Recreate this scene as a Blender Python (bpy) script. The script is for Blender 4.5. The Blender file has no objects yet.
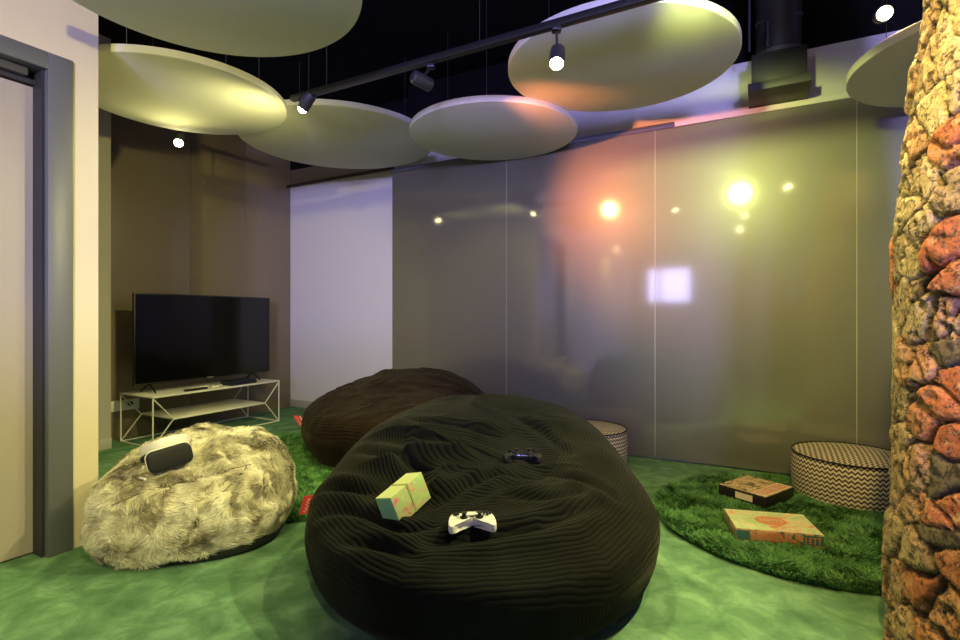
import bpy, bmesh, math, random
import numpy as np
from mathutils import Vector, Matrix
from mathutils.bvhtree import BVHTree
random.seed(7)
PI = math.pi
SC = bpy.context.scene
COL = SC.collection
F, CX, CY, CH = 520.0, 480.0, 316.0, 1.05      # focal length in px, principal column, horizon row, eye height

# ------------------------------------------------------------------ room frame
U = Vector((0.478, 0.878, 0)).normalized()
Vv = Vector((-U.y, U.x, 0))
ROT = math.atan2(U.y, U.x)
def W(u, v, z=0.0):
    p = U * u + Vv * v
    return Vector((p.x, p.y, z))
def uv_of(x, y):
    return (x * U.x + y * U.y, x * Vv.x + y * Vv.y)
def ray(px, py):
    return Vector(((px - CX) / F, 1.0, (CY - py) / F))

# ------------------------------------------------------------------ numpy noise
def _h(ix, iy, iz, s):
    n = (ix.astype(np.int64) * 374761393 + iy.astype(np.int64) * 668265263 + iz.astype(np.int64) * 2147483647 + s * 1274126177) & 0xffffffff
    n = ((n ^ (n >> 13)) * 1274126177) & 0xffffffff
    n = ((n ^ (n >> 16)) * 2246822519) & 0xffffffff
    return ((n ^ (n >> 15)) & 0xffff) / 65535.0
def vnoise(P, s=0):
    P = np.asarray(P, float)
    i = np.floor(P).astype(np.int64); f = P - i
    f = f * f * (3 - 2 * f)
    o = 0
    for dx in (0, 1):
        wx = f[:, 0] if dx else 1 - f[:, 0]
        for dy in (0, 1):
            wy = f[:, 1] if dy else 1 - f[:, 1]
            for dz in (0, 1):
                wz = f[:, 2] if dz else 1 - f[:, 2]
                o = o + wx * wy * wz * _h(i[:, 0] + dx, i[:, 1] + dy, i[:, 2] + dz, s)
    return o * 2 - 1
def fbm(P, oct=4, s=0):
    P = np.asarray(P, float); o = 0; a = 1.0; t = 0
    for k in range(oct):
        o = o + a * vnoise(P * (2.03 ** k) + 17.3 * k, s + k); t += a; a *= .5
    return o / t

# ------------------------------------------------------------------ materials
def mat(name, col=(.8, .8, .8), rough=.5, metal=0.0, spec=.5, **kw):
    m = bpy.data.materials.new(name); m.use_nodes = True
    b = m.node_tree.nodes['Principled BSDF']
    b.inputs['Base Color'].default_value = (*col, 1)
    b.inputs['Roughness'].default_value = rough
    b.inputs['Metallic'].default_value = metal
    b.inputs['Specular IOR Level'].default_value = spec
    for k, v in kw.items():
        b.inputs[k.replace('_', ' ')].default_value = v
    return m
class NT:
    def __init__(s, m):
        s.t = m.node_tree; s.b = s.t.nodes['Principled BSDF']
    def n(s, ty, **kw):
        x = s.t.nodes.new(ty)
        for k, v in kw.items():
            setattr(x, k, v)
        return x
    def l(s, a, b):
        s.t.links.new(a, b)
    def math(s, op, a, b=None, c=None):
        x = s.n('ShaderNodeMath', operation=op)
        for i, q in enumerate((a, b, c)):
            if q is None: continue
            if isinstance(q, (int, float)): x.inputs[i].default_value = q
            else: s.l(q, x.inputs[i])
        return x.outputs[0]
    def coord(s, which='Object'):
        return s.n('ShaderNodeTexCoord').outputs[which]
    def noise(s, scale, detail=4, rough=.55, vec=None, dist=0.0):
        x = s.n('ShaderNodeTexNoise'); x.inputs['Scale'].default_value = scale
        x.inputs['Detail'].default_value = detail; x.inputs['Roughness'].default_value = rough
        x.inputs['Distortion'].default_value = dist
        s.l(vec if vec is not None else s.coord(), x.inputs['Vector'])
        return x.outputs['Fac']
    def ramp(s, fac, stops, interp='LINEAR'):
        r = s.n('ShaderNodeValToRGB'); r.color_ramp.interpolation = interp
        e = r.color_ramp.elements
        while len(e) < len(stops): e.new(.5)
        for q, (p, c) in zip(e, stops):
            q.position = p; q.color = (*c, 1)
        s.l(fac, r.inputs[0]); return r.outputs[0]
    def base(s, c): s.l(c, s.b.inputs['Base Color'])
    def bump(s, h, strength=.5, dist=.01):
        x = s.n('ShaderNodeBump'); x.inputs['Strength'].default_value = strength; x.inputs['Distance'].default_value = dist
        s.l(h, x.inputs['Height']); s.l(x.outputs[0], s.b.inputs['Normal'])
    def mixc(s, fac, a, b):
        x = s.n('ShaderNodeMix', data_type='RGBA')
        for i, q in ((0, fac), (6, a), (7, b)):
            if isinstance(q, (int, float)): x.inputs[i].default_value = q
            elif isinstance(q, tuple): x.inputs[i].default_value = (*q, 1)
            else: s.l(q, x.inputs[i])
        return x.outputs[2]
def emit(name, col, strength):
    m = mat(name, (0, 0, 0), .5)
    b = m.node_tree.nodes['Principled BSDF']
    b.inputs['Emission Color'].default_value = (*col, 1); b.inputs['Emission Strength'].default_value = strength
    return m

M = {}
M['plaster'] = mat('white_plaster', (.68, .66, .66), .75)
t = NT(M['plaster']); t.bump(t.noise(60), .08, .004)
M['cream_paint'] = mat('cream_wall_paint', (.56, .50, .36), .7)
M['alcove_paint'] = mat('alcove_paint', (.40, .37, .31), .7)
M['black_paint'] = mat('black_ceiling_paint', (.006, .006, .006), .9, spec=.1)
M['carpet'] = mat('green_carpet', (.05, .2, .08), .95, spec=.1)
t = NT(M['carpet'])
n1 = t.noise(6.5, 5, .62, dist=.4); n2 = t.noise(260, 2)
t.base(t.ramp(n1, [(.32, (.070, .152, .080)), (.5, (.112, .228, .122)), (.66, (.185, .335, .19))]))
t.bump(t.math('ADD', n2, t.math('MULTIPLY', n1, .4)), .5, .006)
M['panel'] = mat('glossy_taupe_panel', (.115, .107, .08), .42, spec=.9, Coat_Weight=1.0, Coat_Roughness=.075, Coat_IOR=1.9)
M['tv_panel'] = mat('glossy_brown_panel', (.21, .165, .11), .36, spec=.4, Coat_Weight=.25, Coat_Roughness=.12)
M['seam'] = mat('panel_edge_strip', (.42, .40, .36), .4)
M['door_leaf'] = mat('grey_door_laminate', (.33, .29, .25), .5)
M['door_frame'] = mat('grey_painted_steel', (.10, .105, .115), .42)
M['door_dark'] = mat('dark_door_gasket', (.02, .02, .025), .6)
M['white_trim'] = mat('white_trim_paint', (.74, .72, .68), .5)
M['baseboard'] = mat('beige_baseboard', (.45, .42, .37), .5)
M['disc'] = mat('acoustic_felt_white', (.66, .66, .60), .9, spec=.15)
t = NT(M['disc']); t.bump(t.noise(300, 2), .12, .002)
M['black_metal'] = mat('black_powder_metal', (.012, .012, .013), .45)
M['grey_metal'] = mat('dark_grey_metal', (.05, .05, .05), .45, .3)
M['wire'] = mat('steel_wire', (.25, .25, .25), .35, .9)
M['duct'] = mat('black_duct_paint', (.013, .012, .011), .55)
M['duct_grille'] = mat('grey_duct_plate', (.06, .058, .055), .5)
M['white_metal'] = mat('white_lacquered_steel', (.72, .70, .62), .4)
M['tv_black'] = mat('tv_black_plastic', (.008, .008, .009), .35)
M['screen'] = mat('dark_glass_screen', (.003, .003, .004), .12, spec=.5)
M['white_plastic'] = mat('white_plastic', (.78, .76, .70), .35)
M['black_plastic'] = mat('black_plastic', (.012, .012, .013), .28)
M['navy_plastic'] = mat('navy_black_plastic', (.012, .015, .028), .3)
M['black_rubber'] = mat('black_rubber', (.015, .015, .015), .75)
M['grey_plastic'] = mat('grey_plastic', (.2, .2, .19), .45)
M['visor'] = mat('black_visor_plastic', (.010, .010, .010), .5, spec=.3)
M['red_tag'] = mat('red_woven_tag', (.62, .035, .03), .6)
M['tag_white'] = mat('white_tag_thread', (.75, .68, .62), .7)
M['base_cloth'] = mat('black_base_cloth', (.012, .012, .011), .85)
M['rug_back'] = mat('green_rug_backing', (.022, .075, .018), .95)
M['pipe_brown'] = mat('dark_brown_rod', (.028, .018, .018), .45)
M['pane'] = emit('daylight_window', (.56, .54, 1.0), 13.0)
M['lamp'] = emit('lit_warm_lamp', (1.0, .88, .42), 70.0)
M['lamp_orange'] = emit('lit_orange_lamp', (1.0, .5, .2), 70.0)

def corduroy(name, col, fuzz):
    m = mat(name, col, .85, spec=.05)
    m.node_tree.nodes['Principled BSDF'].inputs['Sheen Weight'].default_value = fuzz
    m.node_tree.nodes['Principled BSDF'].inputs['Sheen Roughness'].default_value = .4
    m.node_tree.nodes['Principled BSDF'].inputs['Sheen Tint'].default_value = (.8, .8, .6, 1)
    t = NT(m); uv = t.n('ShaderNodeUVMap', uv_map='cord').outputs[0]
    sx = t.n('ShaderNodeSeparateXYZ'); t.l(uv, sx.inputs[0])
    wob = t.math('MULTIPLY', t.math('SUBTRACT', t.noise(9, 2), .5), .02)
    x = t.math('ADD', sx.outputs[0], wob)
    s = t.math('ABSOLUTE', t.math('SINE', t.math('MULTIPLY', x, PI / .0145)))
    fine = t.noise(240, 2)
    h = t.math('ADD', s, t.math('MULTIPLY', fine, .25))
    t.bump(h, 1.0, .0036)
    so_ = t.n('ShaderNodeSeparateXYZ'); t.l(t.coord(), so_.inputs[0])
    mr = t.n('ShaderNodeMapRange'); mr.inputs['From Min'].default_value = .12; mr.inputs['From Max'].default_value = .36; mr.inputs['To Min'].default_value = .25; t.l(so_.outputs[2], mr.inputs['Value'])
    t.l(mr.outputs[0], [n for n in m.node_tree.nodes if n.type == 'BUMP'][0].inputs['Strength'])
    pil = t.noise(5, 4)
    t.base(t.ramp(pil, [(.3, tuple(c * .65 for c in col)), (.7, tuple(c * 1.4 for c in col))]))
    return m
M['cord_black'] = corduroy('black_corduroy', (.0088, .0094, .0072), .06)
M['cord_brown'] = corduroy('dark_brown_corduroy', (.016, .010, .006), .06)

def attr_mat(name, stops, rough=.9, attr='tone'):
    m = mat(name, (.5, .5, .5), rough, spec=.15)
    t = NT(m); a = t.n('ShaderNodeAttribute', attribute_name=attr)
    t.base(t.ramp(a.outputs['Fac'], stops)); return m
M['fur'] = attr_mat('cream_faux_fur', [(0, (.09, .075, .048)), (.35, (.31, .275, .18)), (.65, (.64, .60, .44)), (1, (.82, .79, .63))])
M['pile'] = attr_mat('green_shag_pile', [(0, (.04, .11, .03)), (.5, (.10, .25, .08)), (1, (.22, .44, .17))])

def chevron():
    m = mat('chevron_weave', (.6, .5, .35), .85, spec=.15)
    t = NT(m); uv = t.n('ShaderNodeUVMap', uv_map='cord').outputs[0]
    sx = t.n('ShaderNodeSeparateXYZ'); t.l(uv, sx.inputs[0])
    zig = t.math('MULTIPLY', t.math('PINGPONG', sx.outputs[0], .0135), 1.0)
    y = t.math('ADD', sx.outputs[1], zig)
    w = t.math('FRACT', t.math('DIVIDE', y, .0245))
    k = t.math('GREATER_THAN', w, .56)
    t.base(t.mixc(k, (.62, .55, .40), (.045, .034, .022)))
    t.bump(t.noise(420, 2), .25, .002); return m
M['chevron'] = chevron()

def blotch(name, scale, stops, rough=.4, seed=0.0):
    m = mat(name, (.5, .5, .5), rough)
    t = NT(m); mp = t.n('ShaderNodeMapping'); mp.inputs['Location'].default_value = (seed, seed * .7, seed * 1.3)
    t.l(t.coord(), mp.inputs[0])
    t.base(t.ramp(t.noise(scale, 3, .6, vec=mp.outputs[0], dist=1.2), stops)); return m
M['game_dark_art'] = blotch('dark_game_artwork', 17, [(.36, (.04, .022, .012)), (.45, (.30, .19, .07)), (.53, (.75, .62, .33)), (.60, (.38, .15, .06)), (.7, (.62, .52, .2))], seed=3.1)
M['game_dark_side'] = mat('dark_box_card', (.018, .012, .01), .45)
M['game_red'] = blotch('red_title_card', 30, [(.4, (.62, .10, .06)), (.6, (.72, .30, .16))], seed=1.0)
M['game_cream'] = mat('cream_print', (.74, .62, .42), .45)
M['game_green_art'] = blotch('pale_green_game_artwork', 10, [(.34, (.60, .22, .11)), (.43, (.74, .52, .30)), (.5, (.70, .72, .42)), (.58, (.45, .62, .26)), (.68, (.74, .66, .36))], seed=6.3)
M['game_green_side'] = blotch('mixed_game_side', 22, [(.38, (.05, .14, .12)), (.47, (.62, .42, .22)), (.55, (.66, .26, .12)), (.65, (.20, .30, .12))], seed=2.2)
M['game_orange'] = mat('orange_print', (.68, .24, .11), .45)
M['game_teal'] = mat('teal_print', (.05, .16, .14), .45)
M['carton_top'] = mat('pale_lime_card', (.62, .70, .28), .5)
M['carton_art'] = blotch('floral_lime_card', 28, [(.36, (.55, .16, .16)), (.43, (.55, .42, .22)), (.52, (.30, .48, .17)), (.68, (.46, .56, .22))], seed=9.0)
M['carton_end'] = mat('green_card', (.24, .52, .26), .5)
M['carton_band'] = mat('olive_band', (.32, .33, .11), .5)

# ------------------------------------------------------------------ mesh builder
class MB:
    def __init__(s): s.v = []; s.f = []
    def add(s, vs, fs):
        o = len(s.v); s.v += [tuple(p) for p in vs]; s.f += [tuple(i + o for i in f) for f in fs]; return s
    def box(s, x0, x1, y0, y1, z0, z1, M4=None):
        vs = [Vector((x, y, z)) for z in (z0, z1) for y in (y0, y1) for x in (x0, x1)]
        if M4 is not None: vs = [M4 @ p for p in vs]
        return s.add(vs, [(0, 2, 3, 1), (4, 5, 7, 6), (0, 1, 5, 4), (2, 6, 7, 3), (0, 4, 6, 2), (1, 3, 7, 5)])
    def rbox(s, u0, u1, v0, v1, z0, z1):                 # box in the room frame, world coordinates
        vs = [W(u, v, z) for z in (z0, z1) for v in (v0, v1) for u in (u0, u1)]
        return s.add(vs, [(0, 2, 3, 1), (4, 5, 7, 6), (0, 1, 5, 4), (2, 6, 7, 3), (0, 4, 6, 2), (1, 3, 7, 5)])
    def tube(s, path, r, n=10, closed=False, cap=True):
        path = [Vector(p) for p in path]; k = len(path); rs = r if isinstance(r, (list, tuple)) else [r] * k
        vs = []; fs = []; ref = None
        for i, p in enumerate(path):
            a = path[i - 1] if (i > 0 or closed) else p
            b = path[(i + 1) % k] if (i < k - 1 or closed) else p
            d = (b - a).normalized()
            if ref is None: ref = Vector((0, 0, 1)) if abs(d.z) < .9 else Vector((1, 0, 0))
            x = d.cross(ref).normalized(); y = x.cross(d).normalized(); ref = y
            for j in range(n):
                t = 2 * PI * j / n
                vs.append(p + (x * math.cos(t) + y * math.sin(t)) * rs[i])
        for i in range(k if closed else k - 1):
            i2 = (i + 1) % k
            for j in range(n):
                j2 = (j + 1) % n
                fs.append((i * n + j, i * n + j2, i2 * n + j2, i2 * n + j))
        if cap and not closed:
            fs.append(tuple(range(n - 1, -1, -1))); fs.append(tuple((k - 1) * n + j for j in range(n)))
        return s.add(vs, fs)
    def lathe(s, prof, n=48, M4=None, off=(0, 0, 0)):
        vs = []; fs = []; k = len(prof); o = Vector(off)
        for (r, z) in prof:
            for j in range(n):
                t = 2 * PI * j / n; p = Vector((max(r, 1e-5) * math.cos(t), max(r, 1e-5) * math.sin(t), z))
                if M4 is not None: p = M4 @ p
                vs.append(p + o)
        for i in range(k - 1):
            for j in range(n):
                j2 = (j + 1) % n
                fs.append((i * n + j, i * n + j2, (i + 1) * n + j2, (i + 1) * n + j))
        fs.append(tuple(range(n - 1, -1, -1))); fs.append(tuple((k - 1) * n + j for j in range(n)))
        return s.add(vs, fs)
    def prism(s, poly, z0, z1, M4=None):
        n = len(poly)
        vs = [Vector((x, y, z0)) for x, y in poly] + [Vector((x, y, z1)) for x, y in poly]
        if M4 is not None: vs = [M4 @ p for p in vs]
        return s.add(vs, [tuple(range(n - 1, -1, -1)), tuple(range(n, 2 * n))] + [(i, (i + 1) % n, n + (i + 1) % n, n + i) for i in range(n)])
    def build(s, name, m, parent=None, smooth=False, bevel=0, seg=2, auto=None):
        me = bpy.data.meshes.new(name); me.from_pydata(s.v, [], s.f); me.validate(); me.update()
        bm = bmesh.new(); bm.from_mesh(me); bmesh.ops.recalc_face_normals(bm, faces=bm.faces); bm.to_mesh(me); bm.free()
        me.materials.append(m)
        o = bpy.data.objects.new(name, me); COL.objects.link(o)
        if parent: o.parent = parent
        if smooth:
            me.polygons.foreach_set('use_smooth', [True] * len(me.polygons))
            try: me.set_sharp_from_angle(angle=math.radians(auto or 40))
            except Exception: pass
        if bevel:
            b = o.modifiers.new('bevel', 'BEVEL'); b.width = bevel; b.segments = seg; b.limit_method = 'ANGLE'; b.angle_limit = math.radians(35)
            if not smooth: me.polygons.foreach_set('use_smooth', [True] * len(me.polygons)); me.set_sharp_from_angle(angle=math.radians(35)) if seg < 2 else None
            b.harden_normals = False
        return o
def tag(o, label=None, cat=None, group=None, kind=None):
    for k, v in (('label', label), ('category', cat), ('group', group), ('kind', kind)):
        if v: o[k] = v
    return o
def thing(name, label, cat, loc=(0, 0, 0), rz=0.0, group=None, rot=None):
    o = bpy.data.objects.new(name, None); COL.objects.link(o); o.empty_display_size = .05
    o.location = loc; o.rotation_euler = rot if rot else (0, 0, rz)
    return tag(o, label, cat, group)
def struct(name, mb, m, parent=None, **kw):
    o = mb.build(name, m, parent, **kw)
    if not parent: o['kind'] = 'structure'
    return o
def np_mesh(name, V, faces, m, parent=None, smooth=True, tone=None, uv=None):
    me = bpy.data.meshes.new(name); me.from_pydata(V.tolist() if hasattr(V, 'tolist') else V, [], faces)
    me.update(); me.materials.append(m)
    if smooth: me.polygons.foreach_set('use_smooth', [True] * len(me.polygons))
    if tone is not None:
        a = me.attributes.new('tone', 'FLOAT', 'POINT'); a.data.foreach_set('value', np.asarray(tone, np.float32))
    if uv is not None:
        l = me.uv_layers.new(name='cord'); l.data.foreach_set('uv', np.asarray(uv, np.float32).ravel())
    o = bpy.data.objects.new(name, me); COL.objects.link(o)
    if parent: o.parent = parent
    return o

# ================================================================== THE ROOM
VL = 2.734          # door wall
UP = 3.967          # face of the glossy panels
VTV = 4.835         # wall behind the television
UL = 4.256          # pale wall
UB, VR = -4.7, -3.0
HC = 3.25
fl = MB(); fl.rbox(UB - .2, 4.6, VR - .2, 5.1, -.1, 0); struct('floor', fl, M['carpet'])
c = MB(); c.rbox(UB - .2, 4.6, VR - .2, 5.1, HC, HC + .1); struct('ceiling', c, M['black_paint'])
# door wall with its opening
D0, D1, DZ = .17, 1.085, 2.12
w = MB(); w.rbox(UB, D0 - .02, VL, VL + .16, 0, HC).rbox(D1 + .02, 1.284, VL, VL + .16, 0, HC).rbox(D0 - .02, D1 + .02, VL, VL + .16, DZ + .02, HC)
struct('wall_left', w, M['cream_paint'])
d = MB(); d.rbox(D0 + .002, D1 - .002, VL + .10, VL + .14, .008, DZ - .06)
door = struct('door_1', d, M['door_leaf'])
fr = MB()
fr.rbox(D1, D1 + .093, VL - .014, VL + .155, 0, DZ + .075).rbox(D0 - .093, D0, VL - .014, VL + .155, 0, DZ + .075).rbox(D0, D1, VL - .014, VL + .155, DZ, DZ + .075)
fr.build('door_frame', M['door_frame'], door, bevel=.003)
g = MB(); g.rbox(D1 - .012, D1 - .001, VL + .02, VL + .1, 0, DZ).rbox(D0, D1, VL + .075, VL + .145, DZ - .055, DZ - .035); g.build('door_gasket', M['door_dark'], door)
g = MB(); g.rbox(D0 + .1, D1 - .05, VL + .04, VL + .085, DZ - .036, DZ - .002); g.build('closer_rail', M['duct_grille'], door, bevel=.003)
h = MB(); h.tube([W(D0 + .08, VL + .1, 1.02), W(D0 + .08, VL + .05, 1.02), W(D0 + .2, VL + .05, 1.02)], .009); h.build('door_handle', M['wire'], door, smooth=True)
# alcove: side wall, pilaster, tv wall, pale wall
w = MB(); w.rbox(1.0, 1.284, VL + .16, 4.55, 0, HC).rbox(1.0, 2.226, 4.55, 5.0, 0, HC); struct('wall_alcove', w, M['alcove_paint'])
w = MB(); w.rbox(2.226, 4.4, VTV, 5.0, 0, HC); tvw = struct('wall_television', w, M['tv_panel'])
for a, b in ((2.228, 3.05), (3.054, 3.66), (3.664, UL - .004)):
    q = MB(); q.rbox(a, b, VTV - .012, VTV - .001, .0, 2.95); q.build('panel', M['tv_panel'], tvw, bevel=.0015)
w = MB(); w.rbox(UL, 4.45, 3.0, VTV, 0, 2.57); struct('wall_front', w, M['plaster'])
w = MB(); w.rbox(UL, 4.45, 3.0, VTV, 2.57, 2.74); struct('wall_rear', w, mat('dark_brown_band', (.13, .105, .085), .7))  # wall above the rod in a darker brown
w = MB(); w.rbox(4.06, 4.45, VR, 3.0, 2.79, HC).rbox(UL, 4.45, 3.0, VTV, 2.74, HC); struct('wall_upper', w, M['black_paint'])
b = MB(); b.rbox(UL - .014, UL, 3.1, VTV - .012, 0, .085); struct('baseboard_front', b, M['baseboard'], bevel=.003)
b = MB(); b.rbox(1.3, 2.226, 4.536, 4.55, 0, .085).rbox(1.284, 1.298, VL + .16, 4.55, 0, .085); struct('baseboard_alcove', b, M['baseboard'], bevel=.003)
# far wall with its glossy panels
w = MB(); w.rbox(4.0, 4.45, VR, 3.117, 0, 2.79); far = struct('wall_far', w, M['plaster'])
seams = [3.117, 1.907, .697, -.513, -1.723, -2.93]
for a, b in zip(seams[:-1], seams[1:]):
    q = MB(); q.rbox(UP, 3.999, b + .0015, a - .0015, .012, 2.415); q.build('panel', M['panel'], far, bevel=.001, seg=1)
q = MB(); q.rbox(UP - .006, 3.999, VR, .56, 2.416, 2.452); q.build('cap_trim', M['white_trim'], far, bevel=.002)
q = MB(); q.rbox(UP - .006, 3.999, .563, 3.117, 2.416, 2.452); q.build('cap_trim', M['door_frame'], far, bevel=.002)['label'] = 'cap trim greyed for the disc shadow'  # dark tone stands for the discs' shadow on the trim
q = MB()
for s_ in seams[1:-1]: q.rbox(UP + .0006, UP + .012, s_ - .002, s_ + .002, .012, 2.415)
q.build('joint_strip', M['seam'], far)
# the room behind the camera, which the panels mirror
w = MB(); w.rbox(UB - .2, 4.6, VR - .2, VR, 0, HC); struct('wall_right', w, M['plaster'])
q = MB(); q.rbox(-1.6, -1.48, VR, 1.25, 0, 1.25); struct('wall_light_block', q, M['door_frame'])  # unseen low wall, added to keep the window light off the floor
WZ0, WZ1 = 1.34, 2.18
wins = [(1.42, 2.42), (-1.75, -1.35), (-2.93, -2.08)]
w = MB(); w.rbox(UB - .2, UB, VR, VL + .16, 0, WZ0).rbox(UB - .2, UB, VR, VL + .16, WZ1, HC)
ed = sorted([VR, VL + .16] + [x for p in wins for x in p])
for a, b in zip(ed[::2], ed[1::2]): w.rbox(UB - .2, UB, a, b, WZ0, WZ1)
struct('wall_back', w, M['alcove_paint'])
for i, (a, b) in enumerate(wins):
    q = MB()
    for (x0, x1, z0, z1) in ((a, a + .04, WZ0, WZ1), (b - .04, b, WZ0, WZ1), (a + .04, b - .04, WZ0, WZ0 + .04), (a + .04, b - .04, WZ1 - .04, WZ1)):
        q.rbox(UB - .1, UB - .04, x0, x1, z0, z1)
    if i == 0: q.rbox(UB - .1, UB - .04, 2.1, 2.16, WZ0 + .04, WZ1 - .04)
    fo = struct('window_%d' % (i + 1), q, M['door_frame'])
    q = MB(); q.rbox(UB - .08, UB - .07, a + .03, b - .03, WZ0 + .03, WZ1 - .03); q.build('pane', M['pane'], fo)

# ================================================================== STONE PILLAR
PCX, PCY, PR = 1.665, 1.45, .40
def pillar():
    nz, na = 520, 330
    zz = np.linspace(0, HC, nz)
    # dense on the side that faces the room, coarse behind
    a0 = math.atan2(-PCY, -PCX)
    tpar = np.linspace(-1, 1, na, endpoint=False)
    ang = a0 + PI * (0.45 * tpar + 0.55 * tpar ** 3)
    A, Z = np.meshgrid(ang, zz); A = A.ravel(); Z = Z.ravel()
    S = (A - a0) * PR
    def sp(px, py):
        d = ray(px, py); o = Vector((0, 0, CH)); dx, dy = d.x, d.y
        aa = dx * dx + dy * dy; bb = -2 * (dx * PCX + dy * PCY); cc = PCX ** 2 + PCY ** 2 - PR ** 2
        disc = bb * bb - 4 * aa * cc
        t_ = (-bb - math.sqrt(max(disc, 0))) / (2 * aa)
        x, y, z = dx * t_ - PCX, dy * t_ - PCY, CH + d.z * t_
        an = math.atan2(y, x) - a0
        an = (an + PI) % (2 * PI) - PI
        return an * PR, z
    # (px, py, hue, relief): stones read from the photograph; hue 0 yellow plaster .. 1 brick red, <0 dark
    seeds = [(935, 40, .05, .035), (925, 105, .0, .04), (950, 10, .1, .03), (948, 85, .15, .04), (903, 80, .3, .0), (904, 140, .55, .01), (945, 150, .75, .03), (955, 125, .8, .035),
             (905, 185, .25, -.005), (925, 175, .2, .01), (948, 185, .35, .02), (902, 215, .2, 0.0), (902, 262, .22, .0), (912, 236, .2, .01), (904, 300, .3, .0), (915, 312, .3, .01),
             (944, 255, .9, .045), (955, 285, .85, .045), (940, 318, .5, .01), (955, 325, .35, -.01), (905, 360, .42, .03), (925, 365, .5, .035), (947, 350, -.3, -.03), (957, 375, .8, .01),
             (900, 402, .2, -.01), (940, 405, .75, .03), (925, 420, .6, .02), (905, 440, .3, .02), (918, 460, .35, .03), (950, 440, .9, .02), (945, 475, -.2, -.02), (900, 490, .25, .0),
             (915, 505, .35, .02), (935, 510, .7, .02), (955, 505, .8, .02), (905, 545, .2, .03), (918, 560, .25, .03), (945, 545, -.25, -.03), (957, 565, .65, .01), (900, 590, .35, .0),
             (932, 600, .75, .02), (950, 615, .5, .02), (910, 625, .25, .02), (940, 640, .6, .01)]
    sd = [(*sp(a, b), h_, r_) for a, b, h_, r_ in seeds]
    rng = np.random.default_rng(4)
    smax = max(q[0] for q in sd); smin = min(q[0] for q in sd)
    for k in range(170):
        s_ = rng.uniform(-PI * PR, PI * PR); z_ = rng.uniform(0, HC)
        if smin - .06 < s_ < smax + .05 and .12 < z_ < 2.2: continue
        sd.append((s_, z_, rng.choice([.1, .25, .35, .5, .7, .85]) if abs(s_ - smin) > .2 else rng.choice([.1, .25, .4]), rng.uniform(-.01, .04)))
    sd = np.array(sd)
    P3 = np.stack([S * 9, Z * 9, np.zeros_like(S)], 1)
    ws = S + .05 * fbm(P3 * .8, 4, 1); wz = Z + .05 * fbm(P3 * .8, 4, 9)
    best = np.full((len(S), 2), 9.0); idx = np.zeros(len(S), int)
    for i, (s_, z_, h_, r_) in enumerate(sd):
        ds = ws - s_; ds = (ds + PI * PR) % (2 * PI * PR) - PI * PR
        dd = np.hypot(ds * .9, (wz - z_) * 1.0)
        m1 = dd < best[:, 0]
        best[:, 1] = np.where(m1, best[:, 0], np.minimum(best[:, 1], dd)); best[:, 0] = np.where(m1, dd, best[:, 0]); idx[m1] = i
    edge = best[:, 1] - best[:, 0]
    hue = sd[idx, 2]; rel = np.where(sd[idx, 2] < .12, .012, sd[idx, 3])
    rough = fbm(np.stack([S * 28, Z * 28, S * 0 + 2], 1), 4, 20)
    rough2 = fbm(np.stack([S * 60 + Z * 25, Z * 34, S * 0 + 5], 1), 4, 30)
    crack = np.clip(1 - edge / np.maximum(.002, .013 + .026 * fbm(P3 * 1.1, 3, 44)), 0, 1) * np.where(hue < .12, .45, 1.0)
    pits = np.clip((rough2 - .12) * 3, 0, 1) * np.where((hue < .6) & (hue > .12), 1.0, .45)
    bul = 1 - np.exp(-edge / .02)
    R = PR + rel * bul * .42 + .006 * rough * np.where(hue < .12, .35, 1.0) + .004 * rough2 - .024 * crack - .02 * pits * np.where(hue < .12, .2, 1.0)
    # slight belly and flare of the old masonry
    R = R + .022 * np.exp(-((Z - 1.35) / .5) ** 2) * 0 + .025 * np.clip((.9 - Z) / .9, 0, 1)
    R = R - .11 * np.clip(Z - 1.35, 0, 2)
    hue = np.where((Z < 1.0) & (hue >= .12), np.clip(hue * .8 + .22, 0, 1), hue)  # low stones shifted redder, orange light put into their colour
    tone = np.clip(hue + .16 * fbm(np.stack([S * 14, Z * 14, S * 0 + 8], 1), 4, 51), 0, 1)
    grime = np.clip(.75 * pits + crack * .9 + np.where(hue < 0, .75, 0) + .35 * np.clip(fbm(P3 * .9, 3, 61), 0, 1), 0, 1)
    V = np.stack([PCX + R * np.cos(A), PCY + R * np.sin(A), Z], 1)
    faces = []
    for i in range(nz - 1):
        for j in range(na):
            j2 = (j + 1) % na
            faces.append((i * na + j, i * na + j2, (i + 1) * na + j2, (i + 1) * na + j))
    m = mat('old_stone_masonry', (.5, .4, .3), .85, spec=.25)
    t = NT(m)
    a = t.n('ShaderNodeAttribute', attribute_name='tone'); gri = t.n('ShaderNodeAttribute', attribute_name='grime')
    colr = t.ramp(a.outputs['Fac'], [(0, (.68, .54, .26)), (.22, (.50, .40, .22)), (.42, (.46, .32, .17)), (.62, (.56, .28, .13)), (.82, (.60, .20, .08)), (1, (.50, .14, .06))])
    sp_ = t.noise(90, 5, .7)
    colr = t.mixc(t.ramp(sp_, [(.5, (0, 0, 0)), (.64, (.75, .75, .75))]), colr, (.10, .07, .045))
    colr = t.mixc(t.ramp(t.noise(34, 5, .75, dist=.8), [(.52, (0, 0, 0)), (.58, (.85, .85, .85))]), colr, (.05, .037, .027))
    colr = t.mixc(t.ramp(t.noise(26, 4, .7, dist=1.2), [(.55, (0, 0, 0)), (.68, (.6, .6, .6))]), colr, (.70, .56, .30))
    t.base(t.mixc(gri.outputs['Fac'], colr, (.045, .036, .03)))
    t.bump(t.noise(120, 6, .7), .6, .01)
    o = np_mesh('stone_pillar', V, faces, m, None, True, tone)
    ga = o.data.attributes.new('grime', 'FLOAT', 'POINT'); ga.data.foreach_set('value', grime.astype(np.float32))
    return tag(o, 'rough round pillar of old stone and orange brick at the right edge of the photo', 'pillar')
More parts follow.
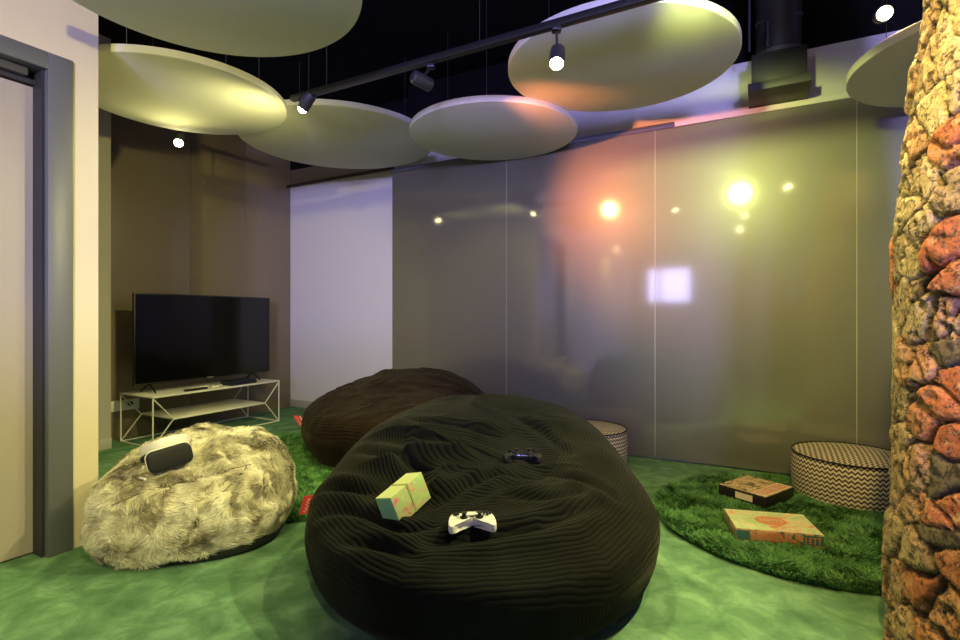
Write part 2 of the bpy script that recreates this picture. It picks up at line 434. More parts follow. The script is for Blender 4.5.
pillar()

# ================================================================== BEAN BAGS
def smooth01(x, a, b):
    t_ = np.clip((x - a) / (b - a), 0, 1); return t_ * t_ * (3 - 2 * t_)
def spline(pts, n):
    P = np.array(pts, float); P = np.vstack([2 * P[0] - P[1], P, 2 * P[-1] - P[-2]])
    seg = len(pts) - 1; out = []
    for q in np.linspace(0, seg - 1e-6, n):
        i = int(q); t_ = q - i; p0, p1, p2, p3 = P[i], P[i + 1], P[i + 2], P[i + 3]
        out.append(.5 * ((2 * p1) + (-p0 + p2) * t_ + (2 * p0 - 5 * p1 + 4 * p2 - p3) * t_ ** 2 + (-p0 + 3 * p1 - 3 * p2 + p3) * t_ ** 3))
    return np.array(out)
def bag_surface(prof, na=220, nt=130, disp=None):
    """prof(phi) -> control points (r, z) from the bottom centre to the top centre, local coordinates."""
    phis = np.linspace(0, 2 * PI, na, endpoint=False)
    V = np.zeros((nt, na, 3)); arc = np.zeros((nt, na))
    for j, ph in enumerate(phis):
        c_ = spline(prof(ph), nt)
        V[:, j, 0] = c_[:, 0] * math.cos(ph); V[:, j, 1] = c_[:, 0] * math.sin(ph); V[:, j, 2] = c_[:, 1]
        arc[1:, j] = np.cumsum(np.hypot(np.diff(c_[:, 0]), np.diff(c_[:, 1])))
    du = np.roll(V, -1, 1) - np.roll(V, 1, 1); dt = np.gradient(V, axis=0)
    N = np.cross(du, dt); N /= np.linalg.norm(N, axis=2, keepdims=True) + 1e-9
    if disp is not None:
        D = disp(V.reshape(-1, 3), N.reshape(-1, 3)).reshape(nt, na)
        D[-1, :] = D[-1, :].mean(); N[-1, :] = (0, 0, 1)
        V = V + N * D[:, :, None]
    V[:, :, 2] = np.maximum(V[:, :, 2], 0.0)
    faces = [(i * na + j, i * na + (j + 1) % na, (i + 1) * na + (j + 1) % na, (i + 1) * na + j) for i in range(nt - 1) for j in range(na)]
    return V, N, arc, phis, faces
def lift_on_rug(V, loc, rz=0.0):
    c_, s_ = math.cos(rz), math.sin(rz)
    x = V[..., 0] * c_ - V[..., 1] * s_ + loc[0]; y = V[..., 0] * s_ + V[..., 1] * c_ + loc[1]
    fl_ = .0135 * (1 - smooth01(np.hypot(x + 1.24, y - 3.58), .95, 1.02)) - loc[2]
    V[..., 2] = np.maximum(V[..., 2], fl_)
def cord_uv(V, phis, arc, faces, gores, off, zsplit):
    nt, na = V.shape[:2]
    F_ = np.array(faces)
    Vf = V.reshape(-1, 3)
    cen = Vf[F_].mean(1)
    ph = np.arctan2(cen[:, 1], cen[:, 0]) - off
    k = np.round(ph / (2 * PI / gores)); mid = k * 2 * PI / gores + off
    q = Vf[F_]                                     # (nf,4,3)
    top = q[:, :, 0] * np.cos(mid)[:, None] + q[:, :, 1] * np.sin(mid)[:, None]
    lat = -q[:, :, 0] * np.sin(mid)[:, None] + q[:, :, 1] * np.cos(mid)[:, None]
    a4 = arc.reshape(-1)[F_]
    side = cen[:, 2] < zsplit(cen)
    ux = np.where(side[:, None], lat, a4 * .6 - top * .4)
    core = (np.hypot(cen[:, 0], cen[:, 1]) < .34) & ~side
    ux = np.where(core[:, None], q[:, :, 0] * .35 + q[:, :, 1] * .94, ux); uy = np.where(side[:, None], q[:, :, 2], lat)
    return np.stack([ux, uy], 2)
def bvh_of(V, faces, off):
    return BVHTree.FromPolygons([tuple(p + off) for p in V.reshape(-1, 3)], faces)
def tag_part(parent, name, p, axis_out, axis_up, wdt, hgt):
    """Small folded red label: lies in the plane of axis_out/axis_up at world point p."""
    o_, u_ = axis_out.normalized(), axis_up.normalized(); n_ = o_.cross(u_).normalized()
    inv = parent.matrix_basis.inverted()
    mb = MB(); vs = []
    for k in range(7):
        a = wdt * k / 6
        bow = .006 * math.sin(PI * k / 6)
        for sg in (-1, 1):
            for e in (-.5, .5): vs.append(inv @ (p + o_ * (a - .01) + u_ * (e * hgt) + n_ * (bow + sg * .0022)))
    fs = []
    for k in range(6):
        b0, b1 = 4 * k, 4 * k + 4
        fs += [(b0, b0 + 1, b1 + 1, b1), (b0 + 2, b1 + 2, b1 + 3, b0 + 3), (b0, b1, b1 + 2, b0 + 2), (b0 + 1, b0 + 3, b1 + 3, b1 + 1)]
    fs += [(0, 2, 3, 1), (24, 25, 27, 26)]
    mb.add(vs, fs); tg = mb.build('tag', M['red_tag'], parent, smooth=True); tg['label'] = 'small red woven tag'
    # the white script stitched on the tag: one running stroke
    st = []
    for k in range(40):
        q = k / 39; st.append(inv @ (p + u_ * ((q - .5) * hgt * .74) + o_ * (wdt * (.42 + .11 * math.sin(q * 26) * (1 if q > .15 else 1.6))) + n_ * .0095))
    s2 = [inv @ (p + u_ * ((k / 39 - .5) * hgt * .74) + o_ * (wdt * (.42 + .11 * math.sin(k / 39 * 26) * (1 if k / 39 > .15 else 1.6))) - n_ * .0035) for k in range(40)]
    lt = MB(); lt.tube(st, .0009, 5); lt.tube(s2, .0009, 5); lt.build('stitched_script', M['tag_white'], tg)
    e = MB(); e.tube([inv @ (p + o_ * .0 + u_ * (hgt * k)) for k in (-.52, 0, .52)], .0035, 6); e.build('tag_edge', M['tag_white'], tg)


# ---- big black corduroy bag
A0 = Vector((.0, 2.25, 0))
def profA(ph):
    s, c_ = math.sin(ph), math.cos(ph)
    # local +y is the raised back, -y the low front
    H = .50 + .125 * s + .02 * c_ - .03 * (max(0, -s)) ** 2
    R = .708 + .008 * c_ + .045 * max(0, -s)
    Rc = .47 + .05 * max(0, s) + .06 * max(0, -s)
    return [(0, 0), (.30, 0), (.60, .0), (R - .045, .045), (R - .006, .14), (R, .25 + .02 * s), (R - .03, .34 + .07 * s), (Rc + .10, H - .045), (Rc - .03, H), (.27, .50 + .075 * s), (.12, .497 + .034 * s), (0, .495)]
V0, _n, _a, _p, f0 = bag_surface(profA, 160, 100, None)
bv0 = BVHTree.FromPolygons([tuple(p + np.array(A0)) for p in V0.reshape(-1, 3)], f0)
CREASES = [(.030, .035, [(318, 492), (340, 487), (372, 488)]), (.032, .04, [(338, 462), (362, 452), (400, 458), (436, 468)]), (.026, .035, [(318, 515), (345, 508), (372, 512), (400, 528), (436, 527)]),
           (.022, .035, [(434, 497), (465, 481), (500, 472), (540, 474)]), (.020, .03, [(372, 428), (410, 418), (455, 422), (500, 434)]), (.026, .04, [(430, 545), (480, 538), (540, 528), (600, 505)]),
           (.020, .03, [(420, 440), (460, 446), (495, 455)]), (.016, .03, [(545, 470), (580, 480), (615, 500)]), (.018, .03, [(338, 540), (380, 546), (420, 560)]), (.014, .028, [(500, 412), (540, 428), (570, 450)]),
           (.016, .03, [(505, 495), (550, 500), (590, 492)])]
def cast(bv, px, py):
    h_ = bv.ray_cast(Vector((0, 0, CH)), Vector(((px - CX) / F, 1.0, (CY - py) / F)).normalized())
    return None if h_[0] is None else np.array(h_[0])
def crease_field(P, bv, origin, creases, rzm=None):
    d = np.zeros(len(P))
    for dep, wid, line in creases:
        best = np.full(len(P), 9.0); along = np.zeros(len(P)); pts = [cast(bv, *q) for q in line]; pts = [p - origin for p in pts if p is not None]
        if rzm is not None: pts = [rzm @ p for p in pts]
        n = len(pts) - 1
        for i, (a, b) in enumerate(zip(pts[:-1], pts[1:])):
            ab = b - a; t_ = np.clip(((P - a) @ ab) / (ab @ ab), 0, 1); q = np.linalg.norm(P - a - t_[:, None] * ab, axis=1)
            m_ = q < best; best = np.where(m_, q, best); along = np.where(m_, (i + t_) / n, along)
        fade = np.sin(np.clip(along, .04, .96) * PI) ** .6
        d += fade * dep * (-np.exp(-(best / (wid * .55)) ** 2) + .75 * np.exp(-((best - wid * 1.35) / (wid * .9)) ** 2))
    return d
def dispA(P, N):
    x, y, z = P[:, 0], P[:, 1], P[:, 2]
    ph = np.arctan2(y, x); r = np.hypot(x, y)
    topm = smooth01(z, .16, .40)
    big = fbm(np.stack([x * 2.2, y * 2.2, z * 2.2], 1), 3, 3) * .022
    # gathered folds running out of the hollow
    fold = 1 - np.abs(fbm(np.stack([x * 2.4 + 2 * z + y, y * 5.2, z * 3], 1), 2, 11)) * 2.4
    fold = np.clip(fold, 0, 1) ** 2
    lf = smooth01(-x, -.15, .35)
    inn = 1 - smooth01(np.hypot(x, y - .04), .34, .58)
    d = big * .8 + topm * inn * (fold * (.028 + .04 * lf) - .014)
    # hollow left of the centre where the carton lies, dimples under the pads
    for hx, hy, rr, dp in ((-.27, -.30, .16, .05), (-.02, -.40, .12, .02), (.10, -.12, .22, .03)):
        d -= dp * np.exp(-((x - hx) ** 2 + (y - hy) ** 2) / rr ** 2) * topm
    d += crease_field(P, bv0, np.array(A0), CREASES)
    d += topm * inn * .004 * fbm(P * np.array([9, 14, 9]), 3, 77)
    low = 1 - smooth01(z, .0, .10)
    return d * (1 - low * .8)
VA, NA, arcA, phA, fcA = bag_surface(profA, 360, 240, dispA)
bagA = thing('bean_bag', 'large round black corduroy bean bag in the foreground with two controllers on it', 'bean bag', A0)
uvA = cord_uv(VA, phA, arcA, fcA, 7, .35, lambda c_: .27 + .12 * c_[:, 1] / .7)
np_mesh('cover', VA.reshape(-1, 3), fcA, M['cord_black'], bagA, True, uv=uvA)
bvA = bvh_of(VA, fcA, np.array(A0))
# ---- dark brown bag behind
B0 = Vector((-.61, 3.98, .0))
def profB(ph):
    s, c_ = math.sin(ph), math.cos(ph)
    H = .555 + .05 * s + .03 * c_
    R = .715 + .045 * max(0, c_)
    return [(0, 0), (.3, 0), (.52, .0), (R - .08, .045), (R - .015, .14), (R, .235), (R - .05, .36), (.50, H - .06), (.33, H), (.16, .598 + .02 * s), (0, .60)]
def dispB(P, N):
    x, y, z = P[:, 0], P[:, 1], P[:, 2]
    topm = smooth01(z, .14, .36)
    d = fbm(np.stack([x * 2.4 + 5, y * 2.4, z * 2.4], 1), 3, 5) * .03
    f_ = np.clip(1 - np.abs(fbm(np.stack([x * 4, y * 7 + 4, z * 5], 1), 3, 21)) * 2, 0, 1) ** 2
    return (d + topm * f_ * .018) * (1 - .8 * (1 - smooth01(z, 0, .1)))
VB, NB, arcB, phB, fcB = bag_surface(profB, 220, 130, dispB)
lift_on_rug(VB, B0)
bagB = thing('bean_bag', 'dark brown corduroy bean bag behind the black one, by the glossy wall', 'bean bag', B0)
np_mesh('cover', VB.reshape(-1, 3), fcB, M['cord_brown'], bagB, True, uv=cord_uv(VB, phB, arcB, fcB, 6, .1, lambda c_: .25 + 0 * c_[:, 0]))
bpy.context.view_layer.update()
tag_part(bagA, 'tag', Vector((-.712, 2.22, .245)), Vector((-1, .1, -.12)), Vector((.25, -.05, 1)), .062, .082)
tag_part(bagB, 'tag', Vector((-1.318, 3.86, .27)), Vector((-1, -.1, .1)), Vector((-.45, -.1, .9)), .055, .085)

# ---- pale fur bag
C0 = Vector((-1.343, 2.49, .001)); CR = math.radians(14)
def profC(ph):
    s, c_ = math.sin(ph), math.cos(ph)
    R = 1 / (abs(c_ / .424) ** 2.5 + abs(s / .365) ** 2.5) ** .4
    H = .40 + .045 * s + .015 * c_
    lift = max(0, .018 + .05 * c_)            # hem rises to the right
    return [(0, .015), (R * .5, .015), (R * .86, .015 + lift * .5), (R * .955, .035 + lift * .9), (R, .13 + lift * .6), (R * .985, .22 + .03 * s), (R * .92, .32 + .04 * s), (R * .70, H), (R * .36, .445 + .03 * s), (0, .45)]
Vq, _n, _a, _p, fq = bag_surface(profC, 120, 80, None)
bvC0 = BVHTree.FromPolygons([tuple(p) for p in Vq.reshape(-1, 3) @ np.array(Matrix.Rotation(CR, 3, 'Z')).T + np.array(C0)], fq)
SEAM_LINES = [[(112, 506), (150, 490), (190, 480), (225, 471), (256, 464)], [(256, 464), (263, 480), (266, 502)], [(247, 468), (225, 490), (200, 515), (184, 540), (165, 558)]]
SEAMS_AND_FOLDS = [(.016, .022, l_) for l_ in SEAM_LINES] + [(.02, .035, [(215, 440), (224, 452), (232, 462)]), (.014, .03, [(110, 478), (130, 484), (150, 480)]), (.014, .03, [(170, 500), (186, 512), (196, 528)]), (.014, .03, [(236, 480), (232, 500), (236, 518)])]
def dispC(P, N):
    x, y, z = P[:, 0], P[:, 1], P[:, 2]
    d = fbm(np.stack([x * 4, y * 4, z * 4], 1), 3, 7) * .03
    f_ = np.clip(1 - np.abs(fbm(np.stack([x * 7, y * 7 + 4, z * 6], 1), 2, 31)) * 2.2, 0, 1) ** 2
    d = d + f_ * .016
    # pinch near the back right of the top
    for hx, hy, rr, dp in ((.10, .12, .06, .05), (.26, -.02, .08, .02), (-.14, -.02, .12, .02)):
        d -= dp * np.exp(-((x - hx) ** 2 + (y - hy) ** 2) / rr ** 2) * smooth01(z, .2, .4)
    d += crease_field(P, bvC0, np.array(C0), SEAMS_AND_FOLDS, np.array(Matrix.Rotation(-CR, 3, 'Z')))
    return d * smooth01(z, .03, .14)
VC, NC, arcC, phC, fcC = bag_surface(profC, 200, 110, dispC)
bagC = thing('bean_bag', 'pale cream fur bean bag on the carpet by the door, headset on top', 'bean bag', C0, CR)
nC = VC.shape[1]
bodyC = np_mesh('cover', VC.reshape(-1, 3), fcC, M['fur'], bagC, True, tone=np.full(VC.shape[0] * nC, .55))
RC = Matrix.Rotation(CR, 3, 'Z'); RCn = np.array(RC)
VCw = VC.reshape(-1, 3) @ RCn.T + np.array(C0)
bvC = BVHTree.FromPolygons([tuple(p) for p in VCw], fcC)
# black base cloth peeping out below the hem
def profCb(ph):
    s, c_ = math.sin(ph), math.cos(ph)
    R = 1 / (abs(c_ / .424) ** 2.5 + abs(s / .365) ** 2.5) ** .4
    lift = max(0, .018 + .05 * c_)
    return [(0, 0), (R * .5, 0), (R * .80, .0), (R * .90, .02), (R * .945, .05 + lift * .6), (R * .90, .06 + lift), (R * .5, .09), (0, .09)]
Vb_, _, _, _, fb_ = bag_surface(profCb, 120, 40, None)
lift_on_rug(Vb_, C0, CR)
np_mesh('base', Vb_.reshape(-1, 3), fb_, M['base_cloth'], bagC, True)['label'] = 'plain black base cloth under the fur'
def strands(V, N, faces, count, seed, length, width, lean, keep, tonef, flow):
    rng = np.random.default_rng(seed)
    F_ = np.array(faces); P = V.reshape(-1, 3); NN = N.reshape(-1, 3)
    a, b, c_, d_ = (P[F_[:, i]] for i in range(4))
    ar = np.linalg.norm(np.cross(c_ - a, d_ - b), axis=1) * .5
    k = rng.choice(len(F_), count, p=ar / ar.sum())
    s, t_ = rng.random((2, count, 1))
    r = (a[k] * (1 - s) + b[k] * s) * (1 - t_) + (d_[k] * (1 - s) + c_[k] * s) * t_
    n = NN[F_[k]].mean(1); n /= np.linalg.norm(n, axis=1, keepdims=True) + 1e-9
    m_ = keep(r, n); r, n = r[m_], n[m_]; q = len(r)
    fl_ = flow(r, n); fl_ = fl_ - n * (fl_ * n).sum(1, keepdims=True); fl_ /= np.linalg.norm(fl_, axis=1, keepdims=True) + 1e-9
    L = length * (.6 + .8 * rng.random((q, 1)))
    dirn = n * (1 - lean) + fl_ * lean + rng.normal(0, .12, (q, 3)); dirn /= np.linalg.norm(dirn, axis=1, keepdims=True)
    side = np.cross(dirn, n + .3 * rng.normal(size=(q, 3))); side /= np.linalg.norm(side, axis=1, keepdims=True) + 1e-9
    w_ = width * (.7 + .6 * rng.random((q, 1)))
    midp = r + dirn * L * .55; tip = midp + (dirn + fl_ * .5 * lean - n * .15) * L * .5
    Vs = np.stack([r - side * w_ * .5, r + side * w_ * .5, midp + side * w_ * .45, midp - side * w_ * .45, tip], 1).reshape(-1, 3)
    base = (np.arange(q) * 5)[:, None]
    fc = (base + np.array([[0, 1, 2, 3]])).tolist() + (base + np.array([[3, 2, 4]])).tolist()
    tn = tonef(r, n, rng); T = np.stack([tn * .8, tn * .8, tn, tn, tn * 1.1], 1).ravel()
    return Vs, fc, np.clip(T, 0, 1)
def flowC(r, n):
    a = fbm(r * 7.0, 3, 71) * 7.0; b = fbm(r * 9.0, 2, 75) * 1.6; g = np.stack([np.cos(a), np.sin(a), -.35 + b], 1); return g + np.stack([r[:, 0], r[:, 1], 0 * a], 1) * .5
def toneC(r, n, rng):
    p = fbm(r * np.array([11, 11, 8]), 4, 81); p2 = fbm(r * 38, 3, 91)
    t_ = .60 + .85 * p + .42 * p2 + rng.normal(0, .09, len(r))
    for dep, wid, line in SEAMS_AND_FOLDS: t_ = t_ - 12 * np.clip(-crease_field(r, bvC0, np.array(C0), [(dep, wid, line)], np.array(Matrix.Rotation(-CR, 3, 'Z'))), 0, 1)  # fur tone drops along the seam lines and the fold creases
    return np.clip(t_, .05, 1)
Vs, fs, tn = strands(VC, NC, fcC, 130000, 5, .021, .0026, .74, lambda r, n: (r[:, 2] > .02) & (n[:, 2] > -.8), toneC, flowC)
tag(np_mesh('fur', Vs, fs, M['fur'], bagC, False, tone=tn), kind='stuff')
# dark seams of the fur cover
def on_surface(bv, px, py, lift=0.0):
    h_ = bv.ray_cast(Vector((0, 0, CH)), ray(px, py).normalized())
    return (h_[0] + h_[1].normalized() * lift, h_[1]) if h_[0] is not None else (None, None)
invC = (Matrix.Translation(C0) @ Matrix.Rotation(CR, 4, 'Z')).inverted()
sm = MB()
for line in SEAM_LINES:
    pts = []
    for (x0, y0), (x1, y1) in zip(line[:-1], line[1:]):
        for k in range(6):
            p_, n_ = on_surface(bvC, x0 + (x1 - x0) * k / 6, y0 + (y1 - y0) * k / 6, .004)
            if p_ is not None: pts.append(invC @ p_)
    if len(pts) > 2: sm.tube(pts, .0024, 6)
sm.build('seam', mat('dark_seam_fur', (.14, .11, .06), .9), bagC, smooth=True)['label'] = 'dark seams of the fur cover'

# ================================================================== RUGS
def rug(label, cx, cy, R, count, seed, avoid, boxes=()):
    t_ = thing('round_rug', label, 'rug', (cx, cy, 0), 0, 'round green shag rugs')
    b_ = MB(); b_.lathe([(.001, .001), (R - .01, .001), (R, .004), (R, .010), (R - .006, .013), (.001, .013)], 96); b_.build('backing', M['rug_back'], t_, smooth=True)
    rng = np.random.default_rng(seed)
    rr = R * np.sqrt(rng.random(count)) * 1.005; an = rng.random(count) * 2 * PI
    x, y = rr * np.cos(an), rr * np.sin(an); ok = np.ones(count, bool)
    for ax, ay, ar in avoid: ok &= np.hypot(x + cx - ax, y + cy - ay) > ar
    x, y = x[ok], y[ok]; q = len(x)
    P = np.stack([x, y, np.full(q, .011)], 1)
    a = fbm(np.stack([x * 7, y * 7, x * 0], 1), 3, seed) * 7 + rng.normal(0, .9, q)
    edge = smooth01(np.hypot(x, y), R - .05, R)
    ln = .35 + .5 * rng.random(q); fx = np.cos(a) * ln + x / R * edge * .7; fy = np.sin(a) * ln + y / R * edge * .7
    L = (.026 + .022 * rng.random(q)) * (1 + .35 * fbm(np.stack([x * 9, y * 9, x * 0 + 3], 1), 3, seed + 5)); w_ = .0045 + .003 * rng.random(q)
    for (bx, by, br, hx, hy) in boxes:
        qx = (x + cx - bx) * math.cos(br) + (y + cy - by) * math.sin(br); qy = -(x + cx - bx) * math.sin(br) + (y + cy - by) * math.cos(br)
        L = np.where((np.abs(qx) < hx) & (np.abs(qy) < hy), .016, L)
    d1 = np.stack([fx * .5, fy * .5, np.ones(q)], 1); d1 /= np.linalg.norm(d1, axis=1, keepdims=True)
    d2 = np.stack([fx * 1.7, fy * 1.7, np.ones(q) * .55], 1); d2 /= np.linalg.norm(d2, axis=1, keepdims=True)
    sa = rng.random(q) * PI; sd = np.stack([np.cos(sa), np.sin(sa), np.zeros(q)], 1) * w_[:, None] * .5
    m1 = P + d1 * (L * .55)[:, None]; tp = m1 + d2 * (L * .55)[:, None]
    Vs = np.stack([P - sd, P + sd, m1 + sd, m1 - sd, tp], 1).reshape(-1, 3)
    base = (np.arange(q) * 5)[:, None]
    fc = (base + np.array([[0, 1, 2, 3]])).tolist() + (base + np.array([[3, 2, 4]])).tolist()
    tn = np.clip(.45 + .5 * fbm(np.stack([x * 16, y * 16, x * 0], 1), 3, seed + 9) + rng.normal(0, .16, q), 0, 1)
    tag(np_mesh('pile', Vs, fc, M['pile'], t_, False, tone=np.repeat(tn, 5)), kind='stuff')
    return t_
GA = ((1.48, 2.80), (1.39, 2.43))
rug('round green shag rug at right under the two game boxes', 1.63, 2.635, .70, 75000, 2, [(2.13, 2.98, .27)], [(1.555, 2.93, -.972, .132, .15), (1.357, 2.428, -.229, .177, .122)])
rug('round green shag rug between the fur bean bag and the brown bean bag', -1.24, 3.58, .99, 75000, 3, [(B0.x, B0.y, .55), (C0.x, C0.y, .36)])

# ================================================================== POUFS
def pouf(label, cx, cy, r, z0, h, rz):
    t_ = thing('pouf', label, 'pouf', (cx, cy, z0), rz, 'chevron poufs')
    n = 96
    prof = [(r - .02, .0), (r - .004, .012), (r, .03), (r + .006, h * .5), (r, h - .03), (r - .004, h - .012)]
    V = []; uv = []; fc = []
    pr = spline(prof, 14)
    for (rr, z) in pr:
        for j in range(n): V.append((rr * math.cos(2 * PI * j / n), rr * math.sin(2 * PI * j / n), z))
    for i in range(len(pr) - 1):
        for j in range(n):
            j2 = (j + 1) % n; fc.append((i * n + j, i * n + j2, (i + 1) * n + j2, (i + 1) * n + j))
            u0, u1 = 2 * PI * j / n * r, 2 * PI * (j + 1) / n * r
            uv += [(u0, pr[i][1]), (u1, pr[i][1]), (u1, pr[i + 1][1]), (u0, pr[i + 1][1])]
    fc.append(tuple(range(n - 1, -1, -1))); uv += [(0, 0)] * n
    np_mesh('side', np.array(V), fc, M['chevron'], t_, True, uv=np.array(uv))
    V = []; fc = []; k = 12
    for i in range(k + 1):
        rr = (r - .004) * i / k if i else 1e-4
        for j in range(n): V.append((rr * math.cos(2 * PI * j / n), rr * math.sin(2 * PI * j / n), h - .012 + .03 * (1 - (i / k) ** 2.4)))
    for i in range(k):
        for j in range(n): fc.append((i * n + j, (i + 1) * n + j, (i + 1) * n + (j + 1) % n, i * n + (j + 1) % n))
    V = np.array(V); np_mesh('top', V, fc, M['chevron'], t_, True, uv=V[np.array(fc).ravel()][:, :2])
    p = MB(); p.tube([((r) * math.cos(2 * PI * j / n), (r) * math.sin(2 * PI * j / n), h - .010) for j in range(n)], .0048, 8, True); p.build('piping', M['base_cloth'], t_, smooth=True)['label'] = 'black piping'
    p = MB(); p.tube([((r - .008) * math.cos(2 * PI * j / n), (r - .008) * math.sin(2 * PI * j / n), .005) for j in range(n)], .0045, 8, True); p.build('piping', M['base_cloth'], t_, smooth=True)['label'] = 'black piping'
pouf('zigzag patterned round pouf at the rug edge beside the stone pillar', 2.13, 2.98, .295, .014, .255, ROT)
pouf('zigzag patterned round pouf half hidden behind the big black bean bag', .775, 3.74, .27, 0, .26, .3)

# ================================================================== BOARD GAMES
def game(name, label, cx, cy, rz, sx, sy, h, z0, top, side):
    t_ = thing(name, label, 'board game', (cx, cy, z0), rz)
    b_ = MB(); b_.box(-sx / 2 + .003, sx / 2 - .003, -sy / 2 + .003, sy / 2 - .003, 0, h * .5); b_.build('box_bottom', side, t_, bevel=.001)
    b_ = MB(); b_.box(-sx / 2, sx / 2, -sy / 2, sy / 2, h * .16, h); b_.build('lid', side, t_, bevel=.0015)
    b_ = MB(); b_.box(-sx / 2 + .002, sx / 2 - .002, -sy / 2 + .002, sy / 2 - .002, h, h + .0012); b_.build('lid_artwork', top, t_)
    return t_
def glyphs(mb, x, y, w_, hgt, n, z, M4=None, sl=0.0):
    """A row of block letterforms (the print is too small in the photo to read)."""
    rnd = random.Random(int(x * 1e4) + n); cw = w_ / n
    for i in range(n):
        a = x + i * cw; s = cw * .22; kk = rnd.choice('EHOIT')
        bars = {'E': [(0, s, 0, 1), (0, cw * .7, 0, .2), (0, cw * .6, .4, .6), (0, cw * .7, .8, 1)], 'H': [(0, s, 0, 1), (cw * .5, cw * .5 + s, 0, 1), (0, cw * .6, .4, .6)],
                'O': [(0, s, 0, 1), (cw * .5, cw * .5 + s, 0, 1), (0, cw * .6, 0, .2), (0, cw * .6, .8, 1)], 'I': [(cw * .2, cw * .2 + s, 0, 1)], 'T': [(cw * .25, cw * .25 + s, 0, 1), (0, cw * .7, .8, 1)]}[kk]
        for (p, q, r_, t_) in bars: mb.box(a + p, a + q, y + r_ * hgt, y + t_ * hgt, z, z + .0008, M4)
# black game
e1 = Vector((1.52 - 1.37, 2.70 - 2.92, 0)); ang1 = math.atan2(e1.y, e1.x)
g1 = game('board_game', 'black boxed board game with a red title on the green rug, farther of the two', 1.555, 2.93, ang1, .265, .30, .062, .032, M['game_dark_art'], M['game_dark_side'])
b_ = MB(); b_.box(.045, .125, -.14, .14, .0635, .0645); b_.build('title_panel', M['game_cream'], g1)
b_ = MB(); b_.box(.056, .114, -.12, .12, .0646, .0654); b_.build('title_band', M['game_red'], g1)
b_ = MB(); Mx = Matrix.Translation((.085, 0, .0655)) @ Matrix.Rotation(PI / 2, 4, 'Z'); glyphs(b_, -.11, -.02, .22, .04, 7, 0, Mx); b_.build('title_lettering', M['game_cream'], g1)
b_ = MB(); b_.box(-.035, .06, -.1512, -.1502, .016, .05); b_.build('side_picture', M['game_cream'], g1)
# pale green game
e2 = Vector((1.49 - 1.146, 2.27 - 2.35, 0)); ang2 = math.atan2(e2.y, e2.x)
g2 = game('board_game', 'long pale green and orange board game box on the green rug, nearer of the two', 1.357, 2.428, ang2, .355, .245, .058, .034, M['game_green_art'], M['game_green_side'])
b_ = MB()
b_.lathe([(.001, .0600), (.052, .0600), (.052, .0608), (.001, .0608)], 40, Matrix.Scale(1.3, 4, (1, 0, 0))); b_.build('oval_emblem', M['game_orange'], g2)
b_ = MB(); glyphs(b_, -.05, -.015, .105, .03, 6, .0609); b_.build('emblem_lettering', M['game_cream'], g2)
for (x0, x1, mm) in ((-.175, -.12, 'game_teal'), (.095, .175, 'game_teal')):
    b_ = MB(); b_.box(x0, x1, -.1237, -.1227, .012, .052); b_.build('side_picture', M[mm], g2)
b_ = MB(); Mx = Matrix.Translation((0, -.1237, 0)) @ Matrix.Rotation(PI / 2, 4, 'X'); glyphs(b_, -.10, .013, .18, .036, 9, 0, Mx); b_.build('side_lettering', M['game_orange'], g2); b_ = MB(); glyphs(b_, .10, .015, .07, .03, 4, .001, Mx); b_.build('side_lettering', M['game_orange'], g2)

# ================================================================== TELEVISION AND STAND
SV0, SV1, SU0, SU1, SH = 4.234, 4.71, 2.37, 3.60, .41
st = thing('tv_stand', 'low white wire television stand with a mid shelf in the alcove', 'tv stand', W((SU0 + SU1) / 2, (SV0 + SV1) / 2), ROT)
hl, hd = (SU1 - SU0) / 2, (SV1 - SV0) / 2
b_ = MB(); b_.box(-hl, hl, -hd, hd, SH - .014, SH); b_.build('top', M['white_metal'], st, bevel=.002)
b_ = MB(); b_.box(-hl + .17, hl - .17, -hd, hd, .20, .214); b_.build('shelf', M['white_metal'], st, bevel=.002)
tw = .006
for sx in (-1, 1):
    for sy in (-1, 1):
        x, y = sx * (hl - tw), sy * (hd - tw)
        b_ = MB(); b_.tube([(x, y, 0), (x, y, SH - .014)], tw, 8); b_.build('leg', M['white_metal'], st, smooth=True)
        b_ = MB(); b_.tube([(x, y, SH - .016), (sx * (hl - .17), y, .207), (x, y, .006)], tw * .9, 8); b_.build('brace', M['white_metal'], st, smooth=True)
for sy in (-1, 1):
    b_ = MB(); b_.tube([(-hl + tw, sy * (hd - tw), tw), (hl - tw, sy * (hd - tw), tw)], tw, 8); b_.build('bottom_rail', M['white_metal'], st, smooth=True)
for sx in (-1, 1):
    b_ = MB(); b_.tube([(sx * (hl - tw), -hd + tw, tw), (sx * (hl - tw), hd - tw, tw)], tw, 8); b_.build('bottom_rail', M['white_metal'], st, smooth=True)
TV_ = 4.50
TU0, TU1 = 2.372, 3.70
tv = thing('television', 'large flat black television standing on the white wire stand', 'television', W((TU0 + TU1) / 2, TV_, SH), ROT)
tl = (TU1 - TU0) / 2
b_ = MB(); b_.box(-tl, tl, 0, .028, .066, .83); b_.box(-tl * .7, tl * .7, .028, .06, .1, .5); b_.build('casing', M['tv_black'], tv, bevel=.004)
b_ = MB(); b_.box(-tl + .010, tl - .010, -.0018, .0, .082, .82); b_.build('screen', M['screen'], tv)
b_ = MB(); b_.box(-.03, .03, -.003, .0, .069, .079); b_.build('badge', M['grey_plastic'], tv)
for sx in (-1, 1):
    b_ = MB(); x = sx * (tl - .13) - .07 * (sx > 0)
    b_.tube([(x, .012, .075), (x + sx * .01, -.09, .006)], [.011, .007], 8); b_.tube([(x, .012, .075), (x + sx * .01, .12, .006)], [.011, .007], 8); b_.build('foot', M['tv_black'], tv, smooth=True)
def on_stand(px, v_):
    k_ = (px - CX) / F; y_ = v_ / (k_ * Vv.x + Vv.y); return Vector((k_ * y_, y_, SH))
p = on_stand(239, 4.335)
g_ = thing('game_console', 'flat dark navy game console on the television stand', 'game console', p, ROT)
